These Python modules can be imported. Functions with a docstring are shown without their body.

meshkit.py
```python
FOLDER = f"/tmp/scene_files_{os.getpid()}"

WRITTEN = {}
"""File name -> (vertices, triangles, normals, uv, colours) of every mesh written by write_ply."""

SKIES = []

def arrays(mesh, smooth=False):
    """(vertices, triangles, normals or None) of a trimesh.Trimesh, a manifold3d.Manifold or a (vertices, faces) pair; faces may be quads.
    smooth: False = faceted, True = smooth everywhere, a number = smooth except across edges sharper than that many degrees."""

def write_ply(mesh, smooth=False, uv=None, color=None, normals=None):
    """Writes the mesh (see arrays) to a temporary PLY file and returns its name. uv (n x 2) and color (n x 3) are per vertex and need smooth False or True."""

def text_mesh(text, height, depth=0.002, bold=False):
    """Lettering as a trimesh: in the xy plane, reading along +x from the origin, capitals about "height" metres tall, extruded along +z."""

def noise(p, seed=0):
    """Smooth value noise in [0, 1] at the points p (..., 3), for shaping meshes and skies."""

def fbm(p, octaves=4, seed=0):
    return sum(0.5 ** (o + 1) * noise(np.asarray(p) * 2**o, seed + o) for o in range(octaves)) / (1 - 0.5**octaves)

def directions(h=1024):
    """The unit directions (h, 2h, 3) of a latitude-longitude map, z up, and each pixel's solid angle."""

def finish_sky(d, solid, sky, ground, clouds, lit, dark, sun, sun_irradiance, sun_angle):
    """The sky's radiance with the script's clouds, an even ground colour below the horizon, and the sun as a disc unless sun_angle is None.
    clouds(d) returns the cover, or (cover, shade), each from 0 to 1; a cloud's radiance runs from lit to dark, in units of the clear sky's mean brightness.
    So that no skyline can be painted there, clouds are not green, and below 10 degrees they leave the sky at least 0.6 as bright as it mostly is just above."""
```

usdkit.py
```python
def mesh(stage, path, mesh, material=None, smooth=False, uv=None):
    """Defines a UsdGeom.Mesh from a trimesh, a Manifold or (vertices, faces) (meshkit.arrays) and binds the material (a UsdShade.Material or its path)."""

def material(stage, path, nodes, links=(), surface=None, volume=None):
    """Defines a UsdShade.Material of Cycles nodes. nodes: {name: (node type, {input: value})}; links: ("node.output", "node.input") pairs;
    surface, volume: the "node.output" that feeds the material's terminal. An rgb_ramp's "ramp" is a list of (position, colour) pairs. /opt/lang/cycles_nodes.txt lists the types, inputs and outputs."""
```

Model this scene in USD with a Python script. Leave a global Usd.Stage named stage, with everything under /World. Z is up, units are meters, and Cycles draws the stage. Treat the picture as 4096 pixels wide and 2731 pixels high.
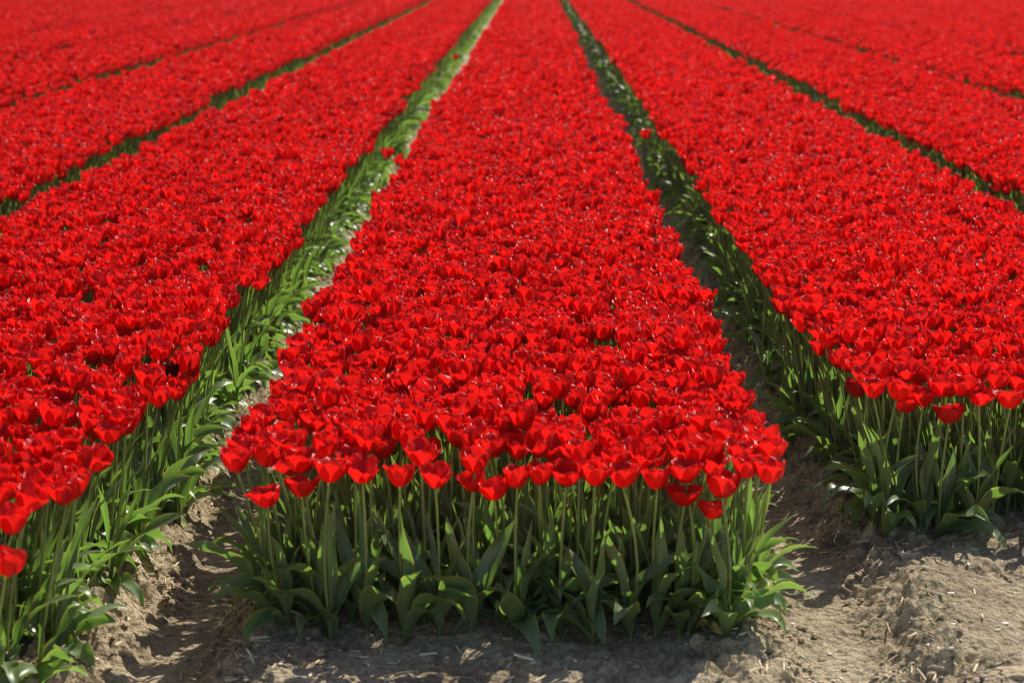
import math
import numpy as np
import trimesh
import usdkit
import meshkit
from pxr import Gf, Sdf, Usd, UsdGeom, UsdLux, UsdShade, Vt

stage = Usd.Stage.CreateInMemory()
UsdGeom.SetStageUpAxis(stage, "Z")
UsdGeom.SetStageMetersPerUnit(stage, 1.0)
UsdGeom.Xform.Define(stage, "/World")

# ------------------------------------------------------------------ camera
CAM = np.array([0.067, 0.0, 1.475])
PITCH = math.radians(11.06)
YAW = math.radians(0.60)               # looks a little to the left of the rows
FOCAL, APER = 70.0, 36.0
fwd = np.array([-math.sin(YAW) * math.cos(PITCH), math.cos(YAW) * math.cos(PITCH), -math.sin(PITCH)])
right = np.array([math.cos(YAW), math.sin(YAW), 0.0])
up = np.cross(right, fwd)
cam = UsdGeom.Camera.Define(stage, "/World/camera")
cam.AddTransformOp().Set(Gf.Matrix4d(*right, 0, *up, 0, *(-fwd), 0, *CAM, 1))
cam.CreateFocalLengthAttr(FOCAL)
cam.CreateHorizontalApertureAttr(APER)
cam.CreateVerticalApertureAttr(APER * 682 / 1024)
cam.CreateClippingRangeAttr(Gf.Vec2f(0.05, 5000))
cam.CreateFStopAttr(4.8)
cam.CreateFocusDistanceAttr(5.6)
cam.CreateExposureAttr(0.60)

# ------------------------------------------------------------------ sky and sun
SUN_EL = math.radians(47.0)
SUN_AZ = math.radians(35.0)            # to the right of straight ahead
sun_dir = np.array([math.sin(SUN_AZ) * math.cos(SUN_EL), math.cos(SUN_AZ) * math.cos(SUN_EL), math.sin(SUN_EL)])
sky_mat = usdkit.material(stage, "/World/Looks/sky", {
    "s": ("sky_texture", {"sky_type": "single_scattering", "sun_disc": False, "sun_elevation": SUN_EL,
                          "sun_rotation": math.atan2(sun_dir[0], sun_dir[1])}),
    "b": ("background_shader", {"strength": 0.088})}, [("s.color", "b.color")], surface="b.background")
sky = UsdLux.DomeLight.Define(stage, "/World/sky")
UsdShade.MaterialBindingAPI.Apply(sky.GetPrim()).Bind(sky_mat)
sky.GetPrim().SetCustomDataByKey("kind", "structure")
sun = UsdLux.DistantLight.Define(stage, "/World/sun")
sun.CreateIntensityAttr(1.25)
sun.CreateAngleAttr(0.53)
sun.CreateNormalizeAttr(True)
sun.CreateColorAttr(Gf.Vec3f(1.0, 0.93, 0.82))
z = sun_dir
xax = np.cross([0, 0, 1.0], z); xax /= np.linalg.norm(xax)
yax = np.cross(z, xax)
sun.AddTransformOp().Set(Gf.Matrix4d(*xax, 0, *yax, 0, *z, 0, 0, 0, 30, 1))

# ------------------------------------------------------------------ materials
LK = "/World/Looks/"


def petal_material(name, dark=1.0, tint=(0.73, 0.009, 0.008), trans=(0.80, 0.012, 0.009)):
    c0 = tuple(x * dark * 0.84 for x in tint)
    c1 = tuple(x * dark for x in tint)
    t0 = tuple(x * dark * 0.86 for x in trans)
    t1 = tuple(x * dark for x in trans)
    return usdkit.material(stage, LK + name, {
        "oi": ("object_info", {}),
        "uv": ("uvmap", {"attribute": "st"}),
        "sep": ("separate_xyz", {}),
        "mp": ("mapping", {"scale": (46.0, 2.2, 1.0)}),
        "n": ("noise_texture", {"scale": 1.0, "detail": 2.0}),
        "st": ("map_range", {"from_min": 0.25, "from_max": 0.75, "to_min": 0.74, "to_max": 1.12}),
        "sc": ("combine_xyz", {}),
        "m1": ("mix", {"mix_type": "multiply", "fac": 1.0}),
        "m2": ("mix", {"mix_type": "multiply", "fac": 1.0}),
        "bump": ("bump", {"strength": 0.35, "distance": 0.0007}),
        "rp": ("rgb_ramp", {"ramp": [(0, c0), (1, c1)]}),
        "rt": ("rgb_ramp", {"ramp": [(0, t0), (1, t1)]}),
        "yb": ("rgb_ramp", {"ramp": [(0, (1, 1, 1)), (0.045, (0.8, 0.8, 0.8)), (0.11, (0, 0, 0)), (1, (0, 0, 0))]}),
        "mc": ("mix", {"color2": (0.55, 0.36, 0.03)}),
        "mt": ("mix", {"color2": (0.50, 0.33, 0.02)}),
        "p": ("principled_bsdf", {"roughness": 0.41, "specular_ior_level": 0.46, "specular_tint": (1.0, 0.62, 0.68)}),
        "t": ("translucent_bsdf", {}),
        "m": ("mix_closure", {"fac": 0.52}),
    }, [("oi.random", "rp.fac"), ("oi.random", "rt.fac"), ("uv.UV", "sep.vector"), ("uv.UV", "mp.vector"), ("mp.vector", "n.vector"),
        ("n.fac", "bump.height"), ("bump.normal", "p.normal"), ("sep.y", "yb.fac"), ("yb.color", "mc.fac"), ("yb.color", "mt.fac"),
        ("rp.color", "mc.color1"), ("rt.color", "mt.color1"), ("n.fac", "st.value"), ("st.result", "sc.x"), ("st.result", "sc.y"), ("st.result", "sc.z"),
        ("mc.color", "m1.color1"), ("sc.vector", "m1.color2"), ("mt.color", "m2.color1"), ("sc.vector", "m2.color2"), ("m1.color", "p.base_color"), ("m2.color", "t.color"),
        ("p.BSDF", "m.closure1"), ("t.BSDF", "m.closure2")], surface="m.closure")


def leaf_material(name, refl, trans, edge_r, edge_t, fac=0.45, rough=0.37):
    return usdkit.material(stage, LK + name, {
        "oi": ("object_info", {}),
        "uv": ("uvmap", {"attribute": "st"}),
        "sep": ("separate_xyz", {}),
        "mp": ("mapping", {"scale": (26.0, 1.2, 1.0)}),
        "n": ("noise_texture", {"scale": 1.0, "detail": 2.0}),
        "bump": ("bump", {"strength": 0.25, "distance": 0.0008}),
        "ed": ("rgb_ramp", {"ramp": [(0, (1, 1, 1)), (0.035, (1, 1, 1)), (0.075, (0, 0, 0)), (0.47, (0, 0, 0)), (0.5, (0.22, 0.22, 0.22)), (0.53, (0, 0, 0)), (0.925, (0, 0, 0)), (0.965, (1, 1, 1)), (1, (1, 1, 1))]}),
        "rr": ("rgb_ramp", {"ramp": [(0, tuple(x * 0.8 for x in refl)), (1, tuple(x * 1.2 for x in refl))]}),
        "rt": ("rgb_ramp", {"ramp": [(0, tuple(x * 0.85 for x in trans)), (1, tuple(x * 1.15 for x in trans))]}),
        "mc": ("mix", {"color2": edge_r}),
        "mt": ("mix", {"color2": edge_t}),
        "p": ("principled_bsdf", {"roughness": rough, "specular_ior_level": 0.72}),
        "t": ("translucent_bsdf", {}),
        "m": ("mix_closure", {"fac": fac}),
    }, [("oi.random", "rr.fac"), ("oi.random", "rt.fac"), ("uv.UV", "sep.vector"), ("uv.UV", "mp.vector"), ("mp.vector", "n.vector"),
        ("n.fac", "bump.height"), ("bump.normal", "p.normal"), ("sep.x", "ed.fac"), ("ed.color", "mc.fac"), ("ed.color", "mt.fac"),
        ("rr.color", "mc.color1"), ("rt.color", "mt.color1"), ("mc.color", "p.base_color"), ("mt.color", "t.color"),
        ("p.BSDF", "m.closure1"), ("t.BSDF", "m.closure2")], surface="m.closure")


PETAL = petal_material("petal")
WITHER = petal_material("withered_petal", 0.6, (0.22, 0.006, 0.012), (0.16, 0.004, 0.006))
LEAF = leaf_material("leaf", (0.152, 0.215, 0.104), (0.165, 0.335, 0.042), (0.26, 0.30, 0.07), (0.40, 0.46, 0.06))
YELLOW = leaf_material("yellow_leaf", (0.60, 0.44, 0.12), (0.55, 0.38, 0.06), (0.60, 0.46, 0.16), (0.5, 0.4, 0.1))
STEM = usdkit.material(stage, LK + "stem", {
    "p": ("principled_bsdf", {"base_color": (0.28, 0.35, 0.11), "roughness": 0.42}),
    "t": ("translucent_bsdf", {"color": (0.34, 0.44, 0.08)}),
    "m": ("mix_closure", {"fac": 0.35})}, [("p.BSDF", "m.closure1"), ("t.BSDF", "m.closure2")], surface="m.closure")
SOIL = usdkit.material(stage, LK + "soil", {
    "g": ("geometry", {}),
    "n1": ("noise_texture", {"scale": 5.0, "detail": 6.0, "roughness": 0.6}),
    "n2": ("noise_texture", {"scale": 60.0, "detail": 6.0, "roughness": 0.7}),
    "n3": ("noise_texture", {"scale": 230.0, "detail": 4.0, "roughness": 0.7}),
    "v": ("voronoi_texture", {"scale": 42.0, "detail": 2.0}),
    "r1": ("rgb_ramp", {"ramp": [(0.32, (0.28, 0.207, 0.120)), (0.52, (0.455, 0.367, 0.228)), (0.70, (0.600, 0.500, 0.330))]}),
    "r2": ("rgb_ramp", {"ramp": [(0.34, (0.46, 0.44, 0.41)), (0.52, (1, 1, 1)), (0.75, (1.12, 1.12, 1.1))]}),
    "mu": ("mix", {"mix_type": "multiply", "fac": 1.0}),
    "a": ("math", {"math_type": "multiply_add", "value2": 0.5}),
    "b1": ("bump", {"strength": 1.0, "distance": 0.014}),
    "b2": ("bump", {"strength": 0.8, "distance": 0.004}),
    "p": ("principled_bsdf", {"roughness": 0.85, "specular_ior_level": 0.25, "diffuse_roughness": 0.5}),
}, [("g.position", "n1.vector"), ("g.position", "n2.vector"), ("g.position", "n3.vector"), ("g.position", "v.vector"), ("n1.fac", "r1.fac"), ("n2.fac", "r2.fac"),
    ("r1.color", "mu.color1"), ("r2.color", "mu.color2"), ("mu.color", "p.base_color"),
    ("n2.fac", "a.value1"), ("v.distance", "a.value3"), ("a.value", "b1.height"), ("n3.fac", "b2.height"), ("b1.normal", "b2.normal"), ("b2.normal", "p.normal")], surface="p.BSDF")


def plain(name, color, rough=0.6, spec=0.4, var=0.25, scale=120.0):
    return usdkit.material(stage, LK + name, {
        "g": ("geometry", {}),
        "n": ("noise_texture", {"scale": scale, "detail": 3.0}),
        "r": ("rgb_ramp", {"ramp": [(0.25, tuple(x * (1 - var) for x in color)), (0.75, tuple(min(1, x * (1 + var)) for x in color))]}),
        "bump": ("bump", {"strength": 0.4, "distance": 0.001}),
        "p": ("principled_bsdf", {"roughness": rough, "specular_ior_level": spec})},
        [("g.position", "n.vector"), ("n.fac", "r.fac"), ("r.color", "p.base_color"), ("n.fac", "bump.height"), ("bump.normal", "p.normal")], surface="p.BSDF")


STRAW = plain("straw", (0.60, 0.50, 0.31), 0.5)
STRAW_DULL = plain("dull_straw", (0.30, 0.22, 0.13), 0.6)
SHELL = plain("shell", (0.60, 0.55, 0.46), 0.5)
STONE = plain("stone", (0.62, 0.56, 0.44), 0.6)
CLOD = plain("clod", (0.33, 0.255, 0.165), 0.9, 0.2, 0.35, 70.0)
CLOD_DARK = plain("dark_clod", (0.09, 0.075, 0.06), 0.8, 0.3, 0.4, 90.0)
INSECT = plain("insect_body", (0.05, 0.035, 0.02), 0.4)
INSECT_TAN = plain("insect_body_tan", (0.35, 0.26, 0.07), 0.4)
WING = plain("insect_wing", (0.75, 0.70, 0.66), 0.3)

# ------------------------------------------------------------------ helpers
used = {}


def numbered(name, parent="/World"):
    k = used.get((parent, name), 0)
    used[(parent, name)] = k + 1
    return f"{parent}/{name}" + (f"_{k:03d}" if k else "")


def tag(prim, label=None, category=None, group=None, kind=None):
    for key, val in (("label", label), ("category", category), ("group", group), ("kind", kind)):
        if val:
            prim.SetCustomDataByKey(key, val)


def put(path, m, mat, smooth=True):
    v, f, uv = m
    return usdkit.mesh(stage, path, (v, f), mat, smooth=smooth, uv=uv)


def join(ms):
    ms = [m for m in ms if m is not None]
    n, V, F, U = 0, [], [], []
    for v, f, uv in ms:
        V.append(v); F.append(f + n); U.append(uv if uv is not None else np.zeros((len(v), 2)))
        n += len(v)
    return np.vstack(V), np.vstack(F), np.vstack(U)


def grid_faces(nu, nt):
    i, j = np.meshgrid(np.arange(nt - 1), np.arange(nu - 1), indexing="ij")
    a = (i * nu + j).ravel()
    q = np.stack([a, a + 1, a + nu + 1, a + nu], 1)
    return np.vstack([q[:, [0, 1, 2]], q[:, [0, 2, 3]]])


def rotz(p, a):
    c, s = math.cos(a), math.sin(a)
    return np.stack([p[:, 0] * c - p[:, 1] * s, p[:, 0] * s + p[:, 1] * c, p[:, 2]], 1)


# ------------------------------------------------------------------ a tulip
def petal(rng, nu, nt, opn, outer, L, W):
    """One petal with its foot at the origin of a flower whose axis is +z, at azimuth 0."""
    t = 1 - (1 - np.linspace(0, 1, nt)) ** 1.7
    ts = np.linspace(0, 1, 60)
    end = 90 - opn * 48 + (-7 if outer else 7) + rng.normal(0, 7)      # slope of the tip
    mid = 80 - opn * 22 + (0 if outer else 3)
    th = np.interp(ts, [0, 0.12, 0.30, 0.62, 0.85, 1.0], [6, 26, 56, mid, 0.5 * (mid + end), end - (10 if outer else 3) * rng.random()])
    curl = rng.uniform(10, 115) if not outer else (rng.uniform(10, 110) if rng.random() < 0.78 else rng.uniform(-55, -10))      # the lip rolls in or out
    th = np.radians(th + curl * np.clip((ts - 0.80) / 0.20, 0, 1) ** 1.3)
    ds = L / 59
    r = np.concatenate([[0], np.cumsum(np.cos(th[:-1]) * ds)]) + (0.003 if outer else 0.0015)
    zz = np.concatenate([[0], np.cumsum(np.sin(th[:-1]) * ds)])
    r, zz, thi = np.interp(t, ts, r), np.interp(t, ts, zz), np.interp(t, ts, th)
    w = np.minimum(1.0, 0.40 + 1.45 * t)
    tip = np.clip((t - 0.55) / 0.45, 0, 1)
    w = W * w * np.sqrt(np.maximum(1 - tip ** (rng.uniform(2.2, 3.2) if rng.random() < 0.75 else 1.7), 0.0))
    w[-1] = W * 0.10
    u = np.linspace(-1, 1, nu)
    U, T = np.meshgrid(u, t)
    s = U * w[:, None]
    rc = np.maximum(r * 1.12 + 0.004, 0.014)[:, None] * (1 + 0.25 * opn)
    a = s / rc
    lat = rc * np.sin(a)
    inn = rc * (1 - np.cos(a))
    wob = rng.uniform(0, 6.28, 3)
    inn = inn + 0.0012 * np.exp(-(U / 0.16) ** 2) * (0.4 + T) + 0.0045 * T ** 2 * np.abs(U) ** 3 * np.sin(2.1 * U + wob[0]) \
        + 0.0022 * T ** 3 * np.sin(5 * U + wob[1]) + rng.normal(0, 0.0016) * U * T
    tipc = rng.uniform(-0.002, 0.004) * (T ** 6)
    inn = inn + tipc
    nrm_r, nrm_z = -np.sin(thi)[:, None], np.cos(thi)[:, None]          # towards the axis
    x = r[:, None] + inn * nrm_r
    zc = zz[:, None] + inn * nrm_z
    lat = lat + 0.12 * rng.normal() * 0.01 * T
    return np.stack([x.ravel(), lat.ravel(), zc.ravel()], 1), grid_faces(nu, nt), np.stack([(U.ravel() + 1) / 2, T.ravel()], 1)


def flower(rng, nu, nt, opn=None, size=1.0):
    opn = (rng.uniform(0.08, 0.72) if rng.random() < 0.9 else rng.uniform(0.8, 1.0)) if opn is None else opn
    a0 = rng.uniform(0, 6.28)
    out = []
    for k in range(6):
        outer = k % 2 == 0
        L = size * rng.uniform(0.059, 0.067) * (1.0 if outer else 1.02)
        W = size * rng.uniform(0.0240, 0.0282) * (1.0 if outer else 0.97)
        o = np.clip(opn + rng.normal(0, 0.085) + (0.07 if outer else -0.05), 0.0, 1.15)
        v, f, uv = petal(rng, nu, nt, o, outer, L, W)
        out.append((rotz(v, a0 + k * math.pi / 3 + rng.normal(0, 0.10)), f, uv))
    return out


def leaf(rng, nu, nt, psi, z0, L, W, e0, bend, r0=0.004, wave=1.0, twist=None, power=1.5):
    """A blade that starts at height z0 on the stem, goes out at azimuth psi and elevation e0 (degrees) and bends down by bend degrees."""
    ts = np.linspace(0, 1, 60)
    el = np.radians(e0 - bend * ts ** power + 7 * np.sin(ts * rng.uniform(5, 9) + rng.uniform(0, 6)) * ts)
    az = psi + rng.normal(0, 0.35) * ts ** 1.5
    ds = L / 59
    P = np.zeros((60, 3))
    d = np.stack([np.cos(el) * np.cos(az), np.cos(el) * np.sin(az), np.sin(el)], 1)
    P[1:] = np.cumsum(d[:-1] * ds, 0)
    P += [r0 * math.cos(psi), r0 * math.sin(psi), z0]
    t = np.linspace(0, 1, nt) ** 0.95
    P = np.stack([np.interp(t, ts, P[:, k]) for k in range(3)], 1)
    d = np.stack([np.interp(t, ts, d[:, k]) for k in range(3)], 1)
    side = np.stack([-np.sin(np.interp(t, ts, az)), np.cos(np.interp(t, ts, az)), np.zeros(nt)], 1)
    nrm = np.cross(d, side)
    nrm /= np.linalg.norm(nrm, axis=1, keepdims=True)
    tw = (rng.normal(0, 0.75) if twist is None else twist) * t ** 1.3
    sd = side * np.cos(tw)[:, None] + nrm * np.sin(tw)[:, None]
    nm = -side * np.sin(tw)[:, None] + nrm * np.cos(tw)[:, None]
    w = W * np.clip(0.30 + 2.1 * t, 0, 1) * np.maximum(1 - np.clip((t - 0.30) / 0.70, 0, 1) ** 1.75, 0.0) ** 0.9
    w[-1] = W * 0.02
    u = np.linspace(-1, 1, nu)
    fold = np.radians(np.interp(t, [0, 0.15, 0.5, 1], [74, 52, 26, 18]) * rng.uniform(0.7, 1.2))
    sg = 1.0
    k1, k2, ph1, ph2 = rng.uniform(8, 17), rng.uniform(8, 17), *rng.uniform(0, 6.28, 2)
    V = []
    for j in range(nt):
        a = np.abs(u) * w[j]
        wv = wave * 0.34 * w[j] * np.where(u > 0, np.sin(k1 * t[j] + ph1), np.sin(k2 * t[j] + ph2)) * np.abs(u) ** 1.6 * min(1, t[j] * 3)
        lat = np.sign(u) * a * np.cos(fold[j] * (0.6 + 0.4 * np.abs(u)))
        h = a * np.sin(fold[j] * (0.6 + 0.4 * np.abs(u))) * sg + wv
        V.append(P[j] + lat[:, None] * sd[j] + h[:, None] * (-nm[j] if False else nm[j]))
    V = np.vstack(V)
    U, T = np.meshgrid(u, t)
    return V, grid_faces(nu, nt), np.stack([(U.ravel() + 1) / 2, T.ravel()], 1)


def stem(rng, top, sides, n, r=0.0034):
    t = np.linspace(0, 1, n)
    b = rng.normal(0, 0.010, 2)
    P = np.stack([top[0] * t ** 1.6 + b[0] * np.sin(math.pi * t), top[1] * t ** 1.6 + b[1] * np.sin(math.pi * t), top[2] * t], 1)
    a = np.arange(sides) * 2 * math.pi / sides
    ring = np.stack([np.cos(a), np.sin(a), 0 * a], 1)
    V = (P[:, None] + ring[None] * (r * (1.15 - 0.25 * t))[:, None, None]).reshape(-1, 3)
    V[:sides, 2] -= 0.015
    i, j = np.meshgrid(np.arange(n - 1), np.arange(sides), indexing="ij")
    p, q = (i * sides + j).ravel(), (i * sides + (j + 1) % sides).ravel()
    quad = np.stack([p, q, q + sides, p + sides], 1)
    return V, np.vstack([quad[:, [0, 1, 2]], quad[:, [0, 2, 3]]]), np.tile([0.5, 0.5], (len(V), 1))


def plant(rng, lod=0, bias=None, opn=None, size=1.0, tilt=0.13, front=False, reach=False):
    """A tulip at the origin, its flower's middle about 0.385 m up. bias: the azimuth its leaves favour. Returns stem, petals, leaves, where the flower's middle is."""
    nu, nt, lu, lt, sides, sn = ((9, 11, 7, 16, 6, 7), (7, 8, 5, 10, 4, 4), (5, 5, 3, 6, 3, 3))[lod]
    h = 0.355
    lean = rng.normal(0, 0.016, 2)
    if bias is not None:
        lean = lean + (0.012 if front else 0.070 if reach else 0.080) * np.array([math.cos(bias), math.sin(bias)])
    top = np.array([lean[0], lean[1], h])
    st = stem(rng, top, sides, sn)
    fl = flower(rng, nu, nt, opn, size)
    R = trimesh.transformations.euler_matrix(*rng.normal(0, tilt, 2), 0)[:3, :3]
    petals = [((v @ R.T) + top - R @ [0, 0, 0.002], f, uv) for v, f, uv in fl]
    leaves = []
    psi0 = rng.uniform(0, 6.28) if bias is None else bias + rng.normal(0, 0.6)
    wide = bias is not None and not front
    u = rng.uniform
    if wide:                                # on a furrow's edge: low blades hang over the bank, the others stand
        spec = [(0.004, u(0.16, 0.23), u(0.025, 0.034), u(50, 72), u(85, 155), u(1.0, 1.6)), (0.016, u(0.20, 0.27), u(0.023, 0.030), u(62, 80), u(40, 110), u(1.3, 2.2)),
                (0.045, u(0.22, 0.29), u(0.015, 0.021), u(72, 86), u(5, 50), u(1.4, 2.2)), (0.110, u(0.15, 0.20), u(0.009, 0.013), u(74, 86), u(0, 30), 1.5)]
        az = [0, rng.choice([-1, 1]) * u(0.5, 1.4), u(-1.3, 1.3), u(0, 6.28)]
        if reach:
            spec[0] = (0.004, u(0.145, 0.20), u(0.026, 0.035), u(46, 68), u(70, 140), u(1.0, 1.6))
            spec.insert(1, (0.010, u(0.135, 0.19), u(0.024, 0.032), u(50, 74), u(70, 150), u(1.0, 1.6)))
            az.insert(1, -az[1] * 0.8)
    elif front:                             # at a bed's end: broad wavy blades that stand and tip over sideways
        spec = [(0.004, u(0.19, 0.26), u(0.027, 0.036), u(60, 80), u(70, 165), u(1.5, 2.4)), (0.014, u(0.22, 0.29), u(0.024, 0.032), u(68, 84), u(15, 90), u(1.6, 2.6)),
                (0.040, u(0.23, 0.30), u(0.016, 0.023), u(74, 87), u(0, 40), u(1.5, 2.4)), (0.100, u(0.17, 0.23), u(0.010, 0.014), u(76, 87), u(0, 25), 1.5)]
        spec.insert(1, (0.008, u(0.17, 0.24), u(0.026, 0.034), u(54, 76), u(70, 150), u(1.3, 2.2)))
        az = [rng.choice([-1, 1]) * u(0.2, 1.3), rng.choice([-1, 1]) * u(0.6, 1.9), rng.choice([-1, 1]) * u(0.8, 2.0), u(-2.5, 2.5), u(0, 6.28)]
    else:
        spec = [(0.005, u(0.20, 0.27), u(0.025, 0.035), u(62, 80), u(15, 120), u(1.2, 2.2)), (0.018, u(0.22, 0.29), u(0.022, 0.029), u(66, 82), u(10, 80), u(1.3, 2.2)),
                (0.050, u(0.22, 0.28), u(0.015, 0.021), u(72, 85), u(5, 50), u(1.3, 2.2)), (0.120, u(0.14, 0.20), u(0.008, 0.012), u(74, 86), u(0, 30), 1.5)]
        az = [0, 2.5, 1.3, 4.0]
    n = len(spec) if front or rng.random() < 0.75 else len(spec) - 1
    for k in range(n if lod < 2 else n - 1):
        z0, L, W, e0, bend, pw = spec[k]
        fr = z0 / h
        leaves.append(leaf(rng, lu, lt, psi0 + az[k] + rng.normal(0, 0.3), z0, L, W, e0, bend, power=pw))
        leaves[-1] = (leaves[-1][0] + [top[0] * fr ** 1.6, top[1] * fr ** 1.6, 0], *leaves[-1][1:])
    mid = top + R @ np.array([0, 0, 0.028 * size])
    return st, petals, leaves, mid


# ------------------------------------------------------------------ the ground
PITCH_X = 1.5


def sstep(a, b, x):
    t = np.clip((x - a) / (b - a), 0, 1)
    return t * t * (3 - 2 * t)


def ground_low(x, y):
    """The ground without its crumbs: beds with furrows between, and the bare headland before the beds."""
    x, y = np.asarray(x, float), np.asarray(y, float)
    d = np.abs((x + 0.75) % PITCH_X - 0.75)                # from the bed's middle
    shape = sstep(0.50, 0.72, d)
    start = 4.05 + 0.62 * x                                # the beds end on a slanting line
    near = np.where(x > 0, 0.50 + 0.50 * sstep(-0.2, 1.6, y - start), 0.75 + 0.25 * sstep(-0.6, 0.6, y - start))
    depth = 0.125 * near * (1 - sstep(120, 180, np.hypot(x, y)))
    ledge = 0.030 * np.exp(-((d - 0.50) / 0.13) ** 2) * (1 - sstep(-0.3, 0.25, y - start)) * (x > 0)
    return ledge - depth * shape - 0.02 * (1 - sstep(-0.5, 0.15, y - start)) * (1 - shape)


def ground_z(x, y, fine=True):
    zz = ground_low(x, y)
    p = np.stack([np.asarray(x, float), np.asarray(y, float), 0 * np.asarray(x, float)], -1)
    zz = zz + 0.016 * (meshkit.noise(p * 5.0, 3) - 0.5)
    if fine:
        d = np.abs((p[..., 0] + 0.75) % PITCH_X - 0.75)
        bank = np.exp(-((d - 0.58) / 0.09) ** 2)           # crumbly shoulders of the beds
        track = sstep(0.64, 0.72, d)
        rough = 0.5 - 0.35 * track + 1.2 * bank + (0.8 - 0.7 * track) * sstep(0.5, 0.7, meshkit.noise(p * [3.0, 6.0, 1], 11))
        zz = zz + rough * (0.020 * (meshkit.noise(p * 17.0, 5) - 0.5) + 0.020 * (meshkit.noise(p * 41.0, 6) - 0.5) + 0.014 * (meshkit.noise(p * 85.0, 7) - 0.5))
    return zz


def spread(a, b, first, grow, cap):
    out, s = [a], first
    while out[-1] < b:
        out.append(out[-1] + s)
        s = min(s * grow, cap)
    return out


xs_r = spread(2.2, 170, 0.010, 1.12, 30)[1:]
xs = np.array([-x for x in xs_r[::-1]] + list(np.arange(-2.2, 2.2001, 0.0085)) + xs_r)
ys = np.array([-y for y in spread(-3.3, 110, 0.02, 1.25, 30)[1:]][::-1] + list(np.arange(3.3, 6.4, 0.009)) + spread(6.4, 220, 0.010, 1.022, 30))
X, Y = np.meshgrid(xs, ys)
dist = np.hypot(X, Y)
Z = ground_z(X, Y)
Z = np.where((dist > 25), ground_low(X, Y), Z)
ground_mesh = (np.stack([X.ravel(), Y.ravel(), Z.ravel()], 1), grid_faces(len(xs), len(ys)), None)
g = put("/World/ground", ground_mesh, SOIL, smooth=True)
tag(g.GetPrim(), "bare sandy brown soil raised in beds with furrows between", None, None, "structure")


# ------------------------------------------------------------------ from a pixel of the 4096 x 2731 photograph to a place
FPX = 4096 * FOCAL / APER


def ray(px, py):
    d = fwd + right * (px - 2048) / FPX - up * (py - 1365.5) / FPX
    return d


def at_height(px, py, h):
    d = ray(px, py)
    return CAM + d * ((h - CAM[2]) / d[2])


def at_depth(px, py, y):
    d = ray(px, py)
    return CAM + d * ((y - CAM[1]) / d[1])


def on_ground(px, py):
    p = at_height(px, py, 0.0)
    for _ in range(12):
        p = at_height(px, py, float(ground_z(np.array([p[0]]), np.array([p[1]]))[0]))
    return p


def in_view(x, y, zz, margin):
    p = np.stack([x - CAM[0], y - CAM[1], zz - CAM[2]], -1)
    c, a, b = p @ fwd, p @ right, p @ up
    return (c > 0.5) & (np.abs(a) < c * (APER / 2 / FOCAL) + margin) & (b > -c * (APER / 2 / FOCAL) * 682 / 1024 - margin)


# ------------------------------------------------------------------ where every tulip stands
rng = np.random.default_rng(20240507)
FLOWER_Z = 0.395
BED = {-1: 3.20, 0: 4.13, 1: 4.93}


def bed_start(k):
    return BED.get(k, 4.05 + 0.93 * k)


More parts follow.
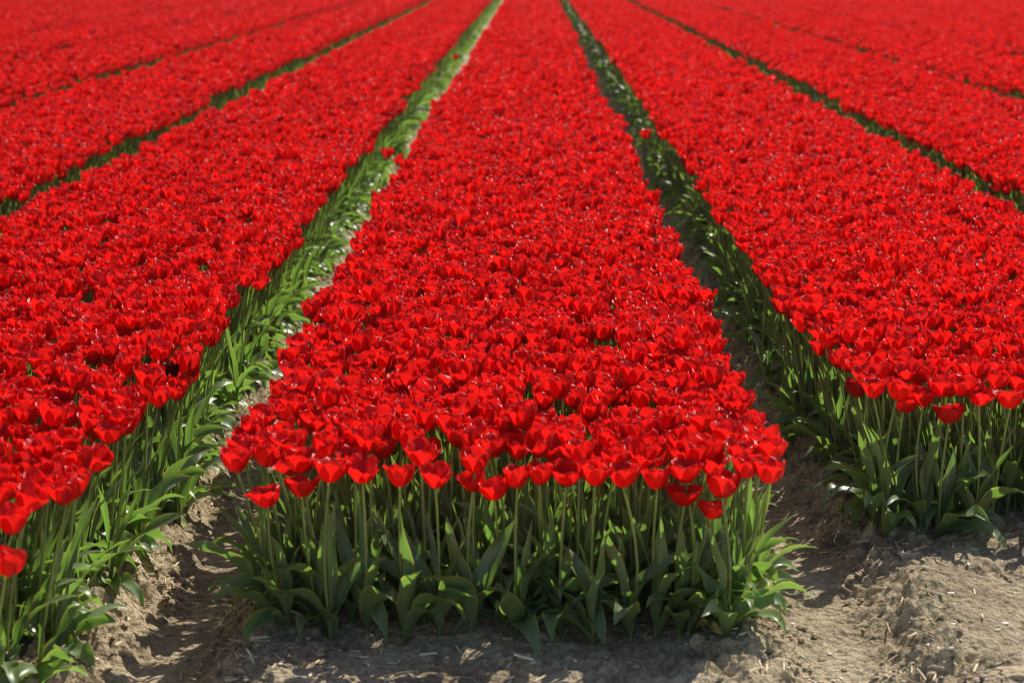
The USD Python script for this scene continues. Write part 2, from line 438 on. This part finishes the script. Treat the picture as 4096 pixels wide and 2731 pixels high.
# flowers seen one by one along the near ends of the beds: pixel, size, openness (None = any), what to say
middle_front = [
    (944, 1821, 1.0, 0.45, None), (1068, 1804, 1.0, 0.6, None), (1205, 1831, 1.15, 0.5, None), (1061, 1975, 0.98, 0.75, "dark"),
    (1208, 1931, 0.95, 0.9, None), (1322, 1864, 1.05, 0.6, None), (1449, 1874, 1.0, 0.75, None), (1600, 1884, 0.98, 0.35, None),
    (1687, 1804, 1.05, 0.75, None), (1744, 1894, 0.95, 0.75, None), (1888, 1911, 0.85, 0.6, None), (1975, 1945, 1.0, 0.6, None),
    (1901, 1827, 1.0, 0.4, None), (2067, 1893, 0.85, 0.4, None), (2161, 1878, 0.92, 0.35, None), (2268, 1884, 1.02, 0.55, None),
    (2385, 1881, 0.98, 0.25, None), (2495, 1888, 1.0, 0.6, None), (2626, 1898, 0.95, 0.35, None), (2743, 1872, 1.0, 0.6, None),
    (2737, 1971, 1.0, 0.75, None), (2892, 1922, 1.25, 0.05, "large"), (2850, 2025, 0.85, 0.3, "low"), (2991, 1851, 0.98, 0.5, None),
    (3078, 1871, 0.98, 0.6, None), (3085, 1781, 1.05, 0.5, None)]
right_front = [
    (3315, 1341, 0.95, 0.4, None), (3397, 1437, 0.95, 0.75, None), (3465, 1496, 0.98, 0.6, None), (3497, 1542, 0.9, 0.55, None),
    (3598, 1546, 1.0, 0.7, None), (3625, 1601, 1.0, 0.7, None), (3694, 1578, 1.0, 0.55, None), (3794, 1645, 1.05, 0.5, None),
    (3767, 1533, 1.0, 0.6, None), (3853, 1533, 1.05, 0.4, None), (3922, 1574, 1.05, 0.75, None), (4040, 1583, 1.05, 0.5, None)]
left_edge = [
    (35, 2226, 1.0, 0.2, None), (47, 2065, 0.98, 0.5, None), (118, 1983, 0.98, 0.6, None), (184, 1900, 1.0, 0.45, None),
    (251, 1947, 0.95, 0.5, None), (318, 1818, 1.0, 0.55, None), (440, 1716, 1.0, 0.6, None), (500, 1675, 1.0, 0.5, None), (620, 1516, 1.0, 0.5, None)]
placed = []            # x, y, z of the flower's middle, size, openness, bed, outward direction, label
ordinal = ["first", "second", "third", "fourth", "fifth", "sixth", "seventh", "eighth", "ninth", "tenth", "eleventh", "twelfth", "thirteenth",
           "fourteenth", "fifteenth", "sixteenth", "seventeenth", "eighteenth", "nineteenth", "twentieth", "twenty-first", "twenty-second", "twenty-third", "twenty-fourth", "twenty-fifth", "twenty-sixth"]
for bed, lst, yfront in ((0, middle_front, 4.16), (1, right_front, 4.97), (-1, left_edge, 3.0)):
    order = {id(q): i for i, q in enumerate(sorted(lst, key=lambda q: q[0]))}
    for q in lst:
        px, py, size, opn, note = q
        p = at_height(px, py, FLOWER_Z + rng.normal(0, 0.006))
        if p[1] < yfront:
            p = at_depth(px, py, yfront + rng.uniform(-0.02, 0.02) - (0.05 if note in ("large", "dark") else 0))
        n = ordinal[order[id(q)]]
        if bed == 0:
            lab = f"red tulip on the front edge of the middle bed, {n} flower from its left corner"
            if note == "dark":
                lab = "wide open red tulip standing lowest at the left front corner of the middle bed"
            if note == "large":
                lab = "large upright red tulip at the right front corner of the middle bed"
            if note == "low":
                lab = "low red tulip half hidden behind stems under the large upright tulip"
            out = -math.pi / 2 + 0.5 * np.clip(p[0] / 0.55, -1, 1) ** 3
        elif bed == 1:
            lab = f"red tulip on the front edge of the right bed, {n} flower from its left corner"
            out = -math.pi / 2 - (0.7 if px < 3480 else 0)
        else:
            lab = f"red tulip on the left bed's edge beside the furrow, {n} from the photo's left border"
            out = 0.0
        placed.append((p[0], p[1], p[2], size, opn, bed, out, lab))
for px, py, zz, bed, out, lab in (
        (1550, 606, 0.35, -1, 0.0, "lone red tulip leaning low over the left furrow, far back"),
        (2583, 533, 0.35, 1, math.pi, "lone red tulip hanging over the right furrow, far back"),
        (1822, 225, 0.36, -1, 0.0, "small lone red tulip over the left furrow near the photo's top")):
    p = at_height(px, py, zz)
    placed.append((p[0], p[1], p[2], 1.1, 0.4, bed, out, lab))
PL = np.array([q[:3] for q in placed])

tul = []               # procedural: x, y, z, bed, outward direction or nan, offset inside bed
SP = 0.0635
NEAR_END = 15.0
for k in range(-9, 10):
    y0 = bed_start(k)
    ny = int((NEAR_END - y0) / SP)
    if ny < 1:
        continue
    nx = 20
    gx, gy = np.meshgrid((np.arange(nx) - (nx - 1) / 2) * (1.16 / (nx - 1)), y0 + 0.03 + np.arange(ny) * SP)
    gx, gy = gx.ravel(), gy.ravel()
    gx = gx + rng.normal(0, 0.015, len(gx))
    gy = gy + rng.normal(0, 0.020, len(gy))
    edge = 0.026 * (meshkit.noise(np.stack([np.sign(gx) * 3 + k * 7.3, gy * 1.7, 0 * gx], 1), 21) - 0.5) * 2 + 0.018 * (meshkit.noise(np.stack([np.sign(gx) * 3 + k * 7.3, gy * 4.3, 0 * gx], 1), 22) - 0.5) * 2
    gx = gx * (1 + edge / 0.6)
    if k > 0:
        gx = np.where(gx > 0, gx * 1.035, gx)
    elif k < 0:
        gx = np.where(gx < 0, gx * 1.035, gx)
    if abs(k) > 1:
        gx = np.where(np.sign(gx) != np.sign(k), gx * 1.035, gx)
    keep = (meshkit.noise(np.stack([gx * 6 + k * 11, gy * 6, 0 * gx], 1), 8) > 0.08) & (rng.random(len(gx)) > 0.02)
    x = gx + k * PITCH_X
    zf = FLOWER_Z + rng.normal(0, 0.017, len(x)) + 0.03 * (meshkit.noise(np.stack([x * 2.5, gy * 2.5, 0 * x], 1), 9) - 0.5)
    zf = np.where(rng.random(len(x)) < 0.02, zf + 0.035, zf) - 0.02 * sstep(0.48, 0.62, np.abs(gx))
    keep &= in_view(x, gy, zf, 0.9)
    if k == -1:
        keep &= ~((gy < 3.85) & (gx > 0.50))
    if k in (-1, 0, 1) and len(PL):
        d = np.hypot(x[:, None] - PL[None, :, 0], gy[:, None] - PL[None, :, 1]).min(1)
        keep &= d > 0.058
        if k == 0:
            keep &= ~((gy < 4.20))
        if k == 1:
            keep &= ~((gy < 5.02) & (x < 2.0))
    out = np.where(gx > 0.40, 0.0, np.where(gx < -0.40, math.pi, np.nan))
    out = np.where((gy - y0 < 0.22), -math.pi / 2, out)
    for q in np.nonzero(keep)[0]:
        tul.append((x[q], gy[q], zf[q], k, out[q], gx[q]))
tul = np.array(tul)

# the 300 that show largest are things of their own
WX, WY = on_ground(681, 1500)[:2]
depth = (tul[:, :3] - CAM) @ fwd
seen = in_view(tul[:, 0], tul[:, 1], tul[:, 2], 0.02)
seen &= ((tul[:, :3] - CAM) @ up) > -depth * (APER / 2 / FOCAL) * 682 / 1024 - 0.06
order = np.argsort(np.where(seen, depth, 1e9))
N_NEAR = 298 - len(placed)
single = order[:N_NEAR]
rest = np.setdiff1d(np.arange(len(tul)), single)

# ------------------------------------------------------------------ the single tulips
protos = {}


def make_class(name, seed, bias, opn, size=1.0, front=False, reach=False):
    r = np.random.default_rng(seed)
    st, petals, leaves, mid = plant(r, 0, bias, opn, size, front=front, reach=reach)
    path = "/World/" + name
    stage.CreateClassPrim(path)
    put(numbered("stem", path), st, STEM)
    for m in petals:
        put(numbered("petal", path), m, PETAL)
    for m in leaves:
        put(numbered("leaf", path), m, LEAF)
    return path, mid


general = [make_class(f"tulip_kind_{i:03d}", 100 + i, None, None) for i in range(20)]
biased = [make_class(f"edge_tulip_kind_{i:03d}", 300 + i, 0.0, [0.1, 0.25, 0.35, 0.45, 0.55, 0.65, 0.75, 0.9][i % 8]) for i in range(24)]
reachers = [make_class(f"flank_tulip_kind_{i:03d}", 400 + i, 0.0, [0.1, 0.25, 0.35, 0.45, 0.55, 0.65, 0.75, 0.9][i % 8], 1.0, False, True) for i in range(24)]
fronts = [make_class(f"front_tulip_kind_{i:03d}", 500 + i, 0.0, [0.1, 0.25, 0.35, 0.45, 0.55, 0.65, 0.75, 0.9][i % 8], 1.0, True) for i in range(24)]
large_kind = make_class("large_tulip_kind", 901, 0.0, 0.02, 1.28, True)
OPN = np.array([[0.1, 0.25, 0.35, 0.45, 0.55, 0.65, 0.75, 0.9][i % 8] for i in range(24)])


def set_tulip(x, y, zf, proto, rot, size, label, group=None):
    path, mid = proto
    zg = float(ground_z(np.array([x]), np.array([y]))[0])
    sz = (zf - zg) / mid[2]
    c, s = math.cos(rot), math.sin(rot)
    bx = x - size * (mid[0] * c - mid[1] * s)
    by = y - size * (mid[0] * s + mid[1] * c)
    t = UsdGeom.Xform.Define(stage, numbered("red_tulip"))
    t.AddTranslateOp().Set(Gf.Vec3d(bx, by, zg - 0.004))
    t.AddRotateZOp().Set(math.degrees(rot))
    t.AddScaleOp().Set(Gf.Vec3f(size, size, sz))
    t.GetPrim().GetReferences().AddInternalReference(path)
    t.GetPrim().SetInstanceable(True)
    tag(t.GetPrim(), label, "tulip", group)


srng = np.random.default_rng(5)
for (x, y, zf, size, opn, bed, out, lab) in placed:
    cand = np.argsort(np.abs(OPN - opn) + srng.random(24) * 0.06)[0]
    facing = -2.0 < out < -1.1 and srng.random() < 0.6
    low = -2.0 < out < -1.1
    if lab.startswith("large"):
        set_tulip(x, y, zf, large_kind, out, 1.0, lab)
        continue
    if lab.startswith("low red"):
        facing, low, out = False, True, -0.35
    set_tulip(x, y, zf, (fronts if facing else reachers if out == 0.0 or low else biased)[cand], out + srng.normal(0, 0.5 if facing else 0.25), size * 1.02, lab)
third = lambda v: "left third" if v < -0.2 else "right third" if v > 0.2 else "centre"


def neighbours(k, gx, y):
    """What to say of a near tulip, and of those one cannot tell it from."""
    if k == 0:
        row = "just" if y < 4.36 else "a little" if y < 4.50 else "further" if y < 4.64 else "well"
        side = "left edge" if gx < -0.42 else "right edge" if gx > 0.42 else third(gx)
        return f"red tulip in the middle bed's {side}, {row} behind the front flowers"
    if k < 0:
        side = "on the left bed's furrow edge" if gx > 0.42 else "inside the left bed"
        row = "near the photo's bottom" if y < 3.7 else "below the middle bed's front" if y < 4.1 else "beside the middle bed's front" if y < 4.45 else "beyond the middle bed's front"
        return f"red tulip {side}, {row}"
    side = "at the right bed's left corner" if gx < -0.42 else "inside the right bed"
    return f"red tulip {side}, behind its front flowers"


for q in single:
    x, y, zf, k, out, gx = tul[q]
    lab = neighbours(int(k), gx, y)
    grp = "near tulips " + lab.replace(",", "")[10:]
    if math.isnan(out):
        set_tulip(x, y, zf, general[srng.integers(20)], srng.uniform(0, 6.28), srng.uniform(0.86, 1.01), lab, grp)
    else:
        set_tulip(x, y, zf, ((fronts if srng.random() < 0.55 else reachers) if out == -math.pi / 2 else reachers if out == 0.0 else biased)[srng.integers(24)], out + srng.normal(0, 0.45), srng.uniform(0.86, 1.01), lab, grp)

# a withered tulip at the left bed's edge
wr = np.random.default_rng(77)
st, petals, leaves, mid = plant(wr, 0, 0.0, 0.3, 0.8)
wz = 0.37
wp = at_height(690, 1478, wz)
wt = UsdGeom.Xform.Define(stage, numbered("withered_tulip"))
wg = float(ground_z(np.array([wp[0]]), np.array([wp[1]]))[0])
wt.AddTranslateOp().Set(Gf.Vec3d(wp[0] - mid[0], wp[1] - mid[1], wg))
wt.AddScaleOp().Set(Gf.Vec3f(1, 1, (wz - wg) / mid[2]))
wpath = str(wt.GetPath())
put(numbered("stem", wpath), st, STEM)
for v, f, uv in petals[:5]:
    c = np.array([mid[0], mid[1], mid[2]])
    v = c + (v - c) * [0.75, 0.75, 1.0] + 0.006 * (np.stack([meshkit.noise(v * 90, s) for s in (1, 2, 3)], 1) - 0.5) * 2
    put(numbered("petal", wpath), (v, f, uv), WITHER)
for m in leaves:
    put(numbered("leaf", wpath), m, LEAF)
tag(wt.GetPrim(), "withered dark crimson tulip with shrivelled petals on the left bed's edge", "tulip")

# ------------------------------------------------------------------ all the other tulips: one crowd
FIELD = "/World/tulip_field"
pi = UsdGeom.PointInstancer.Define(stage, FIELD)
proto_paths, proto_mid = [], []


def field_proto(name, plants):
    path = FIELD + "/" + name
    UsdGeom.Xform.Define(stage, path)
    put(path + "/petals", join([m for p in plants for m in p[1]]), PETAL)
    put(path + "/leaves", join([m for p in plants for m in p[2]]), LEAF)
    put(path + "/stems", join([p[0] for p in plants]), STEM)
    proto_paths.append(path)
    return len(proto_paths) - 1


NG, NB, NCL = 16, 10, 8
g_ids, b_ids = [], []
for i in range(NG):
    p = plant(np.random.default_rng(600 + i), 1, None, None)
    g_ids.append(field_proto(f"plant_{i:03d}", [p])); proto_mid.append(p[3])
for i in range(NB):
    p = plant(np.random.default_rng(700 + i), 1, 0.0, None)
    b_ids.append(field_proto(f"edge_plant_{i:03d}", [p])); proto_mid.append(p[3])
r_ids = []
for i in range(NB):
    p = plant(np.random.default_rng(740 + i), 1, 0.0, None, reach=True)
    r_ids.append(field_proto(f"flank_plant_{i:03d}", [p])); proto_mid.append(p[3])
TX, TY = 1.165 / 6, 0.20


def clump(seed, bias, reach=False):
    r = np.random.default_rng(seed)
    ps = []
    for a in range(3):
        for b in range(3):
            p = plant(r, 2, bias, None, reach=reach)
            o = np.array([(a - 1) * TX / 3 + r.normal(0, 0.016), (b - 1) * TY / 3 + r.normal(0, 0.018), 0]) - [p[3][0], p[3][1], 0]
            s = np.array([1.0, 1.0, (FLOWER_Z + r.normal(0, 0.02)) / p[3][2]])
            sh = lambda m: (m[0] * s + o, m[1], m[2])
            ps.append((sh(p[0]), [sh(m) for m in p[1]], [sh(m) for m in p[2]], None))
    return ps


cg = [field_proto(f"clump_{i:03d}", clump(800 + i, None)) for i in range(NCL)]
cb = [field_proto(f"edge_clump_{i:03d}", clump(900 + i, 0.0)) for i in range(NCL)]
cr = [field_proto(f"flank_clump_{i:03d}", clump(950 + i, 0.0, True)) for i in range(NCL)]

pos, quat, scl, idx = [], [], [], []


def inst(i, p, rot, s):
    idx.append(i); pos.append(p); scl.append(s)
    quat.append((math.cos(rot / 2), 0, 0, math.sin(rot / 2)))


frng = np.random.default_rng(99)
zg_all = ground_z(tul[rest, 0], tul[rest, 1])
for q, zg in zip(rest, zg_all):
    x, y, zf, k, out, gx = tul[q]
    if math.isnan(out):
        i = g_ids[frng.integers(NG)]; rot = frng.uniform(0, 6.28)
    else:
        i = (r_ids if out == 0.0 else b_ids)[frng.integers(NB)]; rot = out + frng.normal(0, 0.5)
    mid = proto_mid[i]
    s = frng.uniform(0.85, 1.00)
    c, sn = math.cos(rot), math.sin(rot)
    inst(i, (x - s * (mid[0] * c - mid[1] * sn), y - s * (mid[0] * sn + mid[1] * c), zg - 0.004), rot, (s, s, (zf - zg) / mid[2]))
FAR_END = 66.0
for k in range(-14, 15):
    for row in range(int((FAR_END - NEAR_END) / TY)):
        y = NEAR_END + (row + 0.5) * TY
        for c in range(6):
            gx = (c - 2.5) * TX
            x = k * PITCH_X + gx
            if not in_view(np.array(x), np.array(y), np.array(0.4), 1.2):
                continue
            wob = 0.03 * (float(meshkit.noise(np.array([c // 3 * 5 + k * 7.3, y * 1.2, 0.0]), 21)) - 0.5) * 2 * (gx / 0.5)
            edge = c in (0, 5)
            i = (cr if c == 5 else cb if c == 0 else cg)[frng.integers(NCL)]
            rot = (math.pi if c == 0 else 0.0) if edge else frng.choice([0.0, math.pi])
            zg = float(ground_low(np.array([x]), np.array([y]))[0])
            sz = 1.0 - zg / 0.395 + frng.normal(0, 0.03)
            inst(i, (x + wob, y + frng.normal(0, 0.02), zg), rot, (1.0, frng.choice([-1.0, 1.0]), sz))
pi.CreatePrototypesRel().SetTargets([Sdf.Path(p) for p in proto_paths])
pi.CreateProtoIndicesAttr(Vt.IntArray.FromNumpy(np.array(idx, np.int32)))
pi.CreatePositionsAttr(Vt.Vec3fArray.FromNumpy(np.array(pos, np.float32)))
pi.CreateScalesAttr(Vt.Vec3fArray.FromNumpy(np.array(scl, np.float32)))
pi.CreateOrientationsAttr(Vt.QuathArray([Gf.Quath(*map(float, q)) for q in quat]))
tag(pi.GetPrim(), "dense red tulips in full bloom filling every bed behind the near rows", "tulips", None, "stuff")
print("tulips", len(tul), "single", len(single), "instances", len(idx))

# ------------------------------------------------------------------ the air
HAZE = usdkit.material(stage, LK + "haze", {"v": ("principled_volume", {"color": (0.92, 0.94, 1.0), "density": 0.00018, "anisotropy": 0.35})}, volume="v.volume")
hb = trimesh.creation.box([360, 360, 6.0])
hb.apply_translation([0, 60, 0.5])
hz = usdkit.mesh(stage, "/World/haze", hb, HAZE)
tag(hz.GetPrim(), "thin bright haze lying over the far tulip beds", "haze", None, "stuff")

# ------------------------------------------------------------------ straw, shells, clods and stones on the soil
lrng = np.random.default_rng(31)


def straw_mesh(L, w, r, bend=0.0):
    """A split straw: a flattened hollow-looking strip with a raised middle."""
    n = 6
    t = np.linspace(-0.5, 0.5, n)
    prof = np.array([[-0.5, 0.0], [-0.22, 0.42], [0.22, 0.42], [0.5, 0.0]]) * w
    V = []
    for a in t:
        ww = 1.0 - 0.25 * r.random() * (abs(a) > 0.35)
        for p in prof:
            V.append((a * L, p[0] * ww + bend * L * (a * a - 0.08), p[1] + 0.0012))
    V = np.array(V)
    F = grid_faces(4, n)
    low = V.copy(); low[:, 2] = -0.001
    m = len(V)
    F2 = F[:, ::-1] + m
    rim = []
    for i in range(n - 1):
        a, b = i * 4, (i + 1) * 4
        rim += [[a, a + m, b + m], [a, b + m, b], [a + 3, b + 3, b + 3 + m], [a + 3, b + 3 + m, a + 3 + m]]
    for a in (0, (n - 1) * 4):
        for j in range(3):
            rim += [[a + j, a + j + 1, a + j + 1 + m], [a + j, a + j + 1 + m, a + j + m]]
    return np.vstack([V, low]), np.vstack([F, F2, np.array(rim)]), np.zeros((2 * m, 2))


def lump(seed, size, squash=(1, 1, 0.7), rough=0.35, n=2, freq=2.2):
    s = trimesh.creation.icosphere(n)
    v = np.array(s.vertices)
    k = 1 + rough * (meshkit.fbm(v * freq + seed * 3.1, 3, seed) - 0.5) * 2
    return v * k[:, None] * np.array(squash) * size, np.array(s.faces), np.zeros((len(v), 2))


# straws that one can pick out: both ends in the photograph
straws = [((2847, 2643), (2898, 2587), 5.0, "pale split straw lying slantwise just right of the yellowed leaf", STRAW),
          ((3034, 2625), (3049, 2699), 4.5, "pale upright-looking straw crossing another near the bottom edge", STRAW),
          ((2990, 2690), (3040, 2681), 4.0, "short pale straw meeting the crossing straw at the bottom edge", STRAW),
          ((2982, 2637), (3069, 2635), 3.5, "grey straw lying level behind the crossing straws", STRAW_DULL),
          ((3090, 2590), (3146, 2601), 3.0, "thin grey straw on the bare soil right of the yellowed leaf", STRAW_DULL),
          ((3012, 2480), (3128, 2545), 3.0, "long dark straw on the soil right of the white pebble", STRAW_DULL),
          ((2820, 2655), (2843, 2632), 4.5, "short stubby straw below the slanting pale straw", STRAW),
          ((3633, 2564), (3677, 2524), 5.0, "pale straw standing out low on the dark crumbly bank before the right bed", STRAW),
          ((3603, 2400), (3640, 2330), 4.5, "pale straw halfway up the dark crumbly bank before the right bed", STRAW),
          ((3645, 2326), (3664, 2306), 5.0, "short bright straw at the top of the crumbly bank before the right bed", STRAW),
          ((3622, 2358), (3652, 2330), 5.0, "short bright straw touching the other in the middle of the crumbly bank", STRAW),
          ((3589, 2226), (3673, 2217), 4.5, "pale straw lying level below the right bed's left corner", STRAW),
          ((3806, 2156), (3815, 2205), 4.0, "pale straw pointing at the camera below the right bed's front leaves", STRAW),
          ((3580, 2180), (3616, 2164), 4.5, "dull straw just below the right bed's corner leaves", STRAW_DULL),
          ((3971, 2284), (4036, 2321), 3.5, "long thin dull straw near the right border before the right bed", STRAW_DULL),
          ((3547, 2510), (3561, 2530), 5.0, "short dull straw at the foot of the crumbly bank", STRAW_DULL),
          ((3896, 2364), (3898, 2382), 4.5, "short pale straw on the bare soil before the right bed", STRAW),
          ((3700, 2372), (3729, 2392), 4.0, "dull straw on the soil right of the crumbly bank", STRAW_DULL),
          ((3420, 2370), (3460, 2345), 4.5, "pale straw on the bank's left foot beside the furrow", STRAW),
          ((3660, 2040), (3600, 2110), 3.5, "long dull straw under the right bed's corner leaves", STRAW_DULL),
          ((1795, 2550), (1860, 2640), 3.5, "dull straw on the shaded soil before the middle bed", STRAW_DULL),
          ((1465, 2655), (1475, 2668), 5.0, "short bright straw on the soil left of the middle bed's front", STRAW),
          ((480, 2600), (466, 2560), 5.0, "curled pale straw at the bottom of the left furrow", STRAW),
          ((3048, 2010), (3100, 2022), 4.0, "pale straw in the right furrow beside the middle bed's corner", STRAW)]
for (a, b, w, lab, mat) in straws:
    A, B = on_ground(*a), on_ground(*b)
    L = float(np.linalg.norm(B - A)) * 1.02
    L = min(max(L, 0.015), 0.16)
    mid = on_ground((a[0] + b[0]) / 2, (a[1] + b[1]) / 2)
    m = UsdGeom.Mesh(put(numbered("straw"), straw_mesh(L, w / 1000, lrng, lrng.uniform(-0.12, 0.12)), mat, smooth=False).GetPrim())
    d = (B - A)
    yaw = math.degrees(math.atan2(d[1], d[0]))
    m.AddTranslateOp().Set(Gf.Vec3d(*mid) + Gf.Vec3d(0, 0, 0.004))
    m.AddRotateZOp().Set(yaw)
    m.AddRotateYOp().Set(float(lrng.uniform(-9, 3)))
    tag(m.GetPrim(), lab, "straw")

lumps = [("white_pebble", (2960, 2481), 0.0068, (1.25, 0.95, 0.8), 0.06, STONE, "smooth pale egg-shaped pebble on the soil right of the middle bed's corner", "pebble"),
         ("soil_clod", (2790, 2585), 0.016, (1.1, 1.0, 1.05), 0.5, CLOD, "dark rough clod beside the yellowed leaf at the middle bed's corner", "clod"),
         ("soil_clod", (4075, 2716), 0.026, (2.4, 1.3, 0.55), 0.5, CLOD, "large rough brown clod cut by the bottom right corner", "clod"),
         ("shell_fragment", (2747, 2577), 0.0050, (1.2, 0.8, 0.5), 0.3, SHELL, "white chip on the soil left of the dark rough clod", "shell"),
         ("shell_fragment", (4020, 2493), 0.0060, (1.5, 0.9, 0.4), 0.3, SHELL, "flat white chip near the right border on bare soil", "shell"),
         ("shell_fragment", (3803, 2373), 0.0060, (1.5, 0.9, 0.4), 0.3, SHELL, "flat white chip on the bare soil below the right bed's front", "shell"),
         ("shell_fragment", (3408, 2092), 0.0070, (1.4, 0.9, 0.6), 0.4, SHELL, "white chip on the shaded furrow bank left of the right bed's corner", "shell"),
         ("shell_fragment", (3697, 2113), 0.0065, (1.5, 0.8, 0.5), 0.4, SHELL, "white chip under the right bed's front leaves", "shell")]
for i, (nm, px, size, sq, rough, mat, lab, cat) in enumerate(lumps):
    p = on_ground(*px)
    n = 3 if cat == "clod" else 2
    m = put(numbered(nm), lump(i + 2, size, sq, rough, n, 3.2 if cat == "clod" else 2.0), mat, smooth=(cat == "pebble"))
    UsdGeom.Mesh(m.GetPrim()).AddTranslateOp().Set(Gf.Vec3d(p[0], p[1], p[2] + size * sq[2] * 0.55))
    tag(m.GetPrim(), lab, cat)
# a curl of white shell on the shaded soil
p = on_ground(2124, 2650)
ang = np.linspace(-1.9, 1.6, 9)
path = np.stack([0.008 * np.cos(ang), 0.008 * np.sin(ang), 0 * ang], 1)
cv = []
for a, c in zip(ang, path):
    for dr, dz in ((-0.0028, 0.0), (-0.002, 0.004), (0.002, 0.004), (0.0028, 0.0)):
        cv.append((c[0] + dr * math.cos(a), c[1] + dr * math.sin(a), dz + 0.001))
m = put(numbered("shell_fragment"), (np.array(cv), grid_faces(4, 9), np.zeros((36, 2))), SHELL)
UsdGeom.Mesh(m.GetPrim()).AddTranslateOp().Set(Gf.Vec3d(*p))
tag(m.GetPrim(), "curled white shell piece on the shaded soil before the middle bed", "shell")

# a yellowed leaf fallen at the middle bed's right front corner
A, B = on_ground(2775, 2545), on_ground(2895, 2592)
yl = leaf(np.random.default_rng(4), 7, 16, math.atan2(B[1] - A[1], B[0] - A[0]), 0.010, 0.095, 0.016, 16, 40, 0.0, 1.6, 0.5)
m = put(numbered("yellowed_leaf"), yl, YELLOW)
UsdGeom.Mesh(m.GetPrim()).AddTranslateOp().Set(Gf.Vec3d(A[0], A[1], max(A[2], B[2]) + 0.008))
tag(m.GetPrim(), "yellow withered leaf lying on the soil at the middle bed's right front corner", "leaf")

# chaff, chips and crumbs: nobody could count them
LIT = "/World/straw_litter"
li = UsdGeom.PointInstancer.Define(stage, LIT)
lp = []
for i in range(6):
    q = LIT + f"/chaff_{i:03d}"
    put(q, straw_mesh([0.018, 0.03, 0.045, 0.06, 0.022, 0.035][i], [0.0035, 0.003, 0.0028, 0.0026, 0.004, 0.003][i], lrng, lrng.uniform(-0.2, 0.2)), STRAW if i % 3 else STRAW_DULL, smooth=False)
    lp.append(q)
for i in range(3):
    q = LIT + f"/chip_{i:03d}"
    put(q, lump(40 + i, 0.0036, (1.4, 0.9, 0.5), 0.4, 1), SHELL, smooth=False)
    lp.append(q)
for i in range(4):
    q = LIT + f"/crumb_{i:03d}"
    put(q, lump(60 + i, 0.0062, (1.25, 0.95, 0.6), 0.75, 2, 2.4), CLOD, smooth=False)
    lp.append(q)
n = 60000
x, y = lrng.uniform(-1.6, 2.6, n), 3.5 + 10.5 * lrng.random(n) ** 1.7
d = np.abs((x + 0.75) % PITCH_X - 0.75)
bank = np.exp(-((d - 0.60) / 0.09) ** 2)
clus = meshkit.noise(np.stack([x * 4, y * 4, 0 * x], 1), 15)
prob = (0.15 + 0.95 * bank) * (0.25 + 1.5 * sstep(0.4, 0.75, clus)) * np.where(x > 0.9, 1.25, 1.0)
ok = (lrng.random(n) < prob) & in_view(x, y, 0 * x, 0.15)
inbed = (d < 0.5) & (y > 4.2 + 0.55 * np.maximum(x, 0)) & (x > -0.7)
ok &= ~(inbed & (lrng.random(n) < 0.8))
x, y, bank = x[ok], y[ok], bank[ok]
zg = ground_z(x, y)
li_idx = np.where(lrng.random(len(x)) < 0.38, lrng.integers(0, 6, len(x)), np.where(lrng.random(len(x)) < 0.20, lrng.integers(6, 9, len(x)), lrng.integers(9, 13, len(x))))
qs = []
for a in range(len(x)):
    R = Gf.Rotation(Gf.Vec3d(0, 0, 1), float(lrng.uniform(0, 360)))
    R = Gf.Rotation(Gf.Vec3d(1, 0, 0), float(lrng.normal(0, 9))) * Gf.Rotation(Gf.Vec3d(0, 1, 0), float(lrng.normal(0, 9))) * R
    qq = R.GetQuat()
    qs.append(Gf.Quath(float(qq.GetReal()), *[float(v) for v in qq.GetImaginary()]))
li.CreatePrototypesRel().SetTargets([Sdf.Path(q) for q in lp])
li.CreateProtoIndicesAttr(Vt.IntArray.FromNumpy(li_idx.astype(np.int32)))
li.CreatePositionsAttr(Vt.Vec3fArray.FromNumpy(np.stack([x, y, zg + 0.0025], 1).astype(np.float32)))
ls = lrng.uniform(0.5, 1.4, len(x))
li.CreateScalesAttr(Vt.Vec3fArray.FromNumpy(np.stack([ls, ls, ls], 1).astype(np.float32)))
li.CreateOrientationsAttr(Vt.QuathArray(qs))
tag(li.GetPrim(), "scattered straw bits, shell chips and soil crumbs on furrows and headland", "straw litter", None, "stuff")
print("litter", len(x))

# ------------------------------------------------------------------ two insects in the air over the flowers
def insect(p, size, body, yaw, label):
    t = UsdGeom.Xform.Define(stage, numbered("flying_insect"))
    t.AddTranslateOp().Set(Gf.Vec3d(*p))
    t.AddRotateZOp().Set(yaw)
    q = str(t.GetPath())
    b = lump(3, size, (1.0, 0.33, 0.33), 0.08, 2)
    h = lump(4, size * 0.3, (1, 1, 1), 0.05, 1)
    put(numbered("body", q), join([b, (h[0] + [size * 1.1, 0, 0], h[1], h[2])]), body)
    for s in (-1, 1):
        tt = np.linspace(0, 1, 6)
        w = 0.34 * size * np.sin(math.pi * np.clip(tt * 0.9 + 0.08, 0, 1))
        c = np.stack([size * (0.25 - 0.5 * tt), s * size * 1.5 * tt, size * (0.25 + 0.55 * tt)], 1)
        v = np.stack([c - np.stack([w, 0 * w, 0 * w], 1), c + np.stack([w, 0 * w, 0.1 * w], 1)], 1).reshape(-1, 3)
        put(numbered("wing", q), (v, grid_faces(2, 6), np.zeros((12, 2))), WING)
    tag(t.GetPrim(), label, "insect")


insect(at_depth(866, 145, 6.0), 0.0042, INSECT, 35, "tiny dark insect with pale wings flying over the far left beds")
insect(at_depth(2445, 685, 5.8), 0.0026, INSECT_TAN, 10, "tiny tan insect flying over the middle bed near the right furrow")
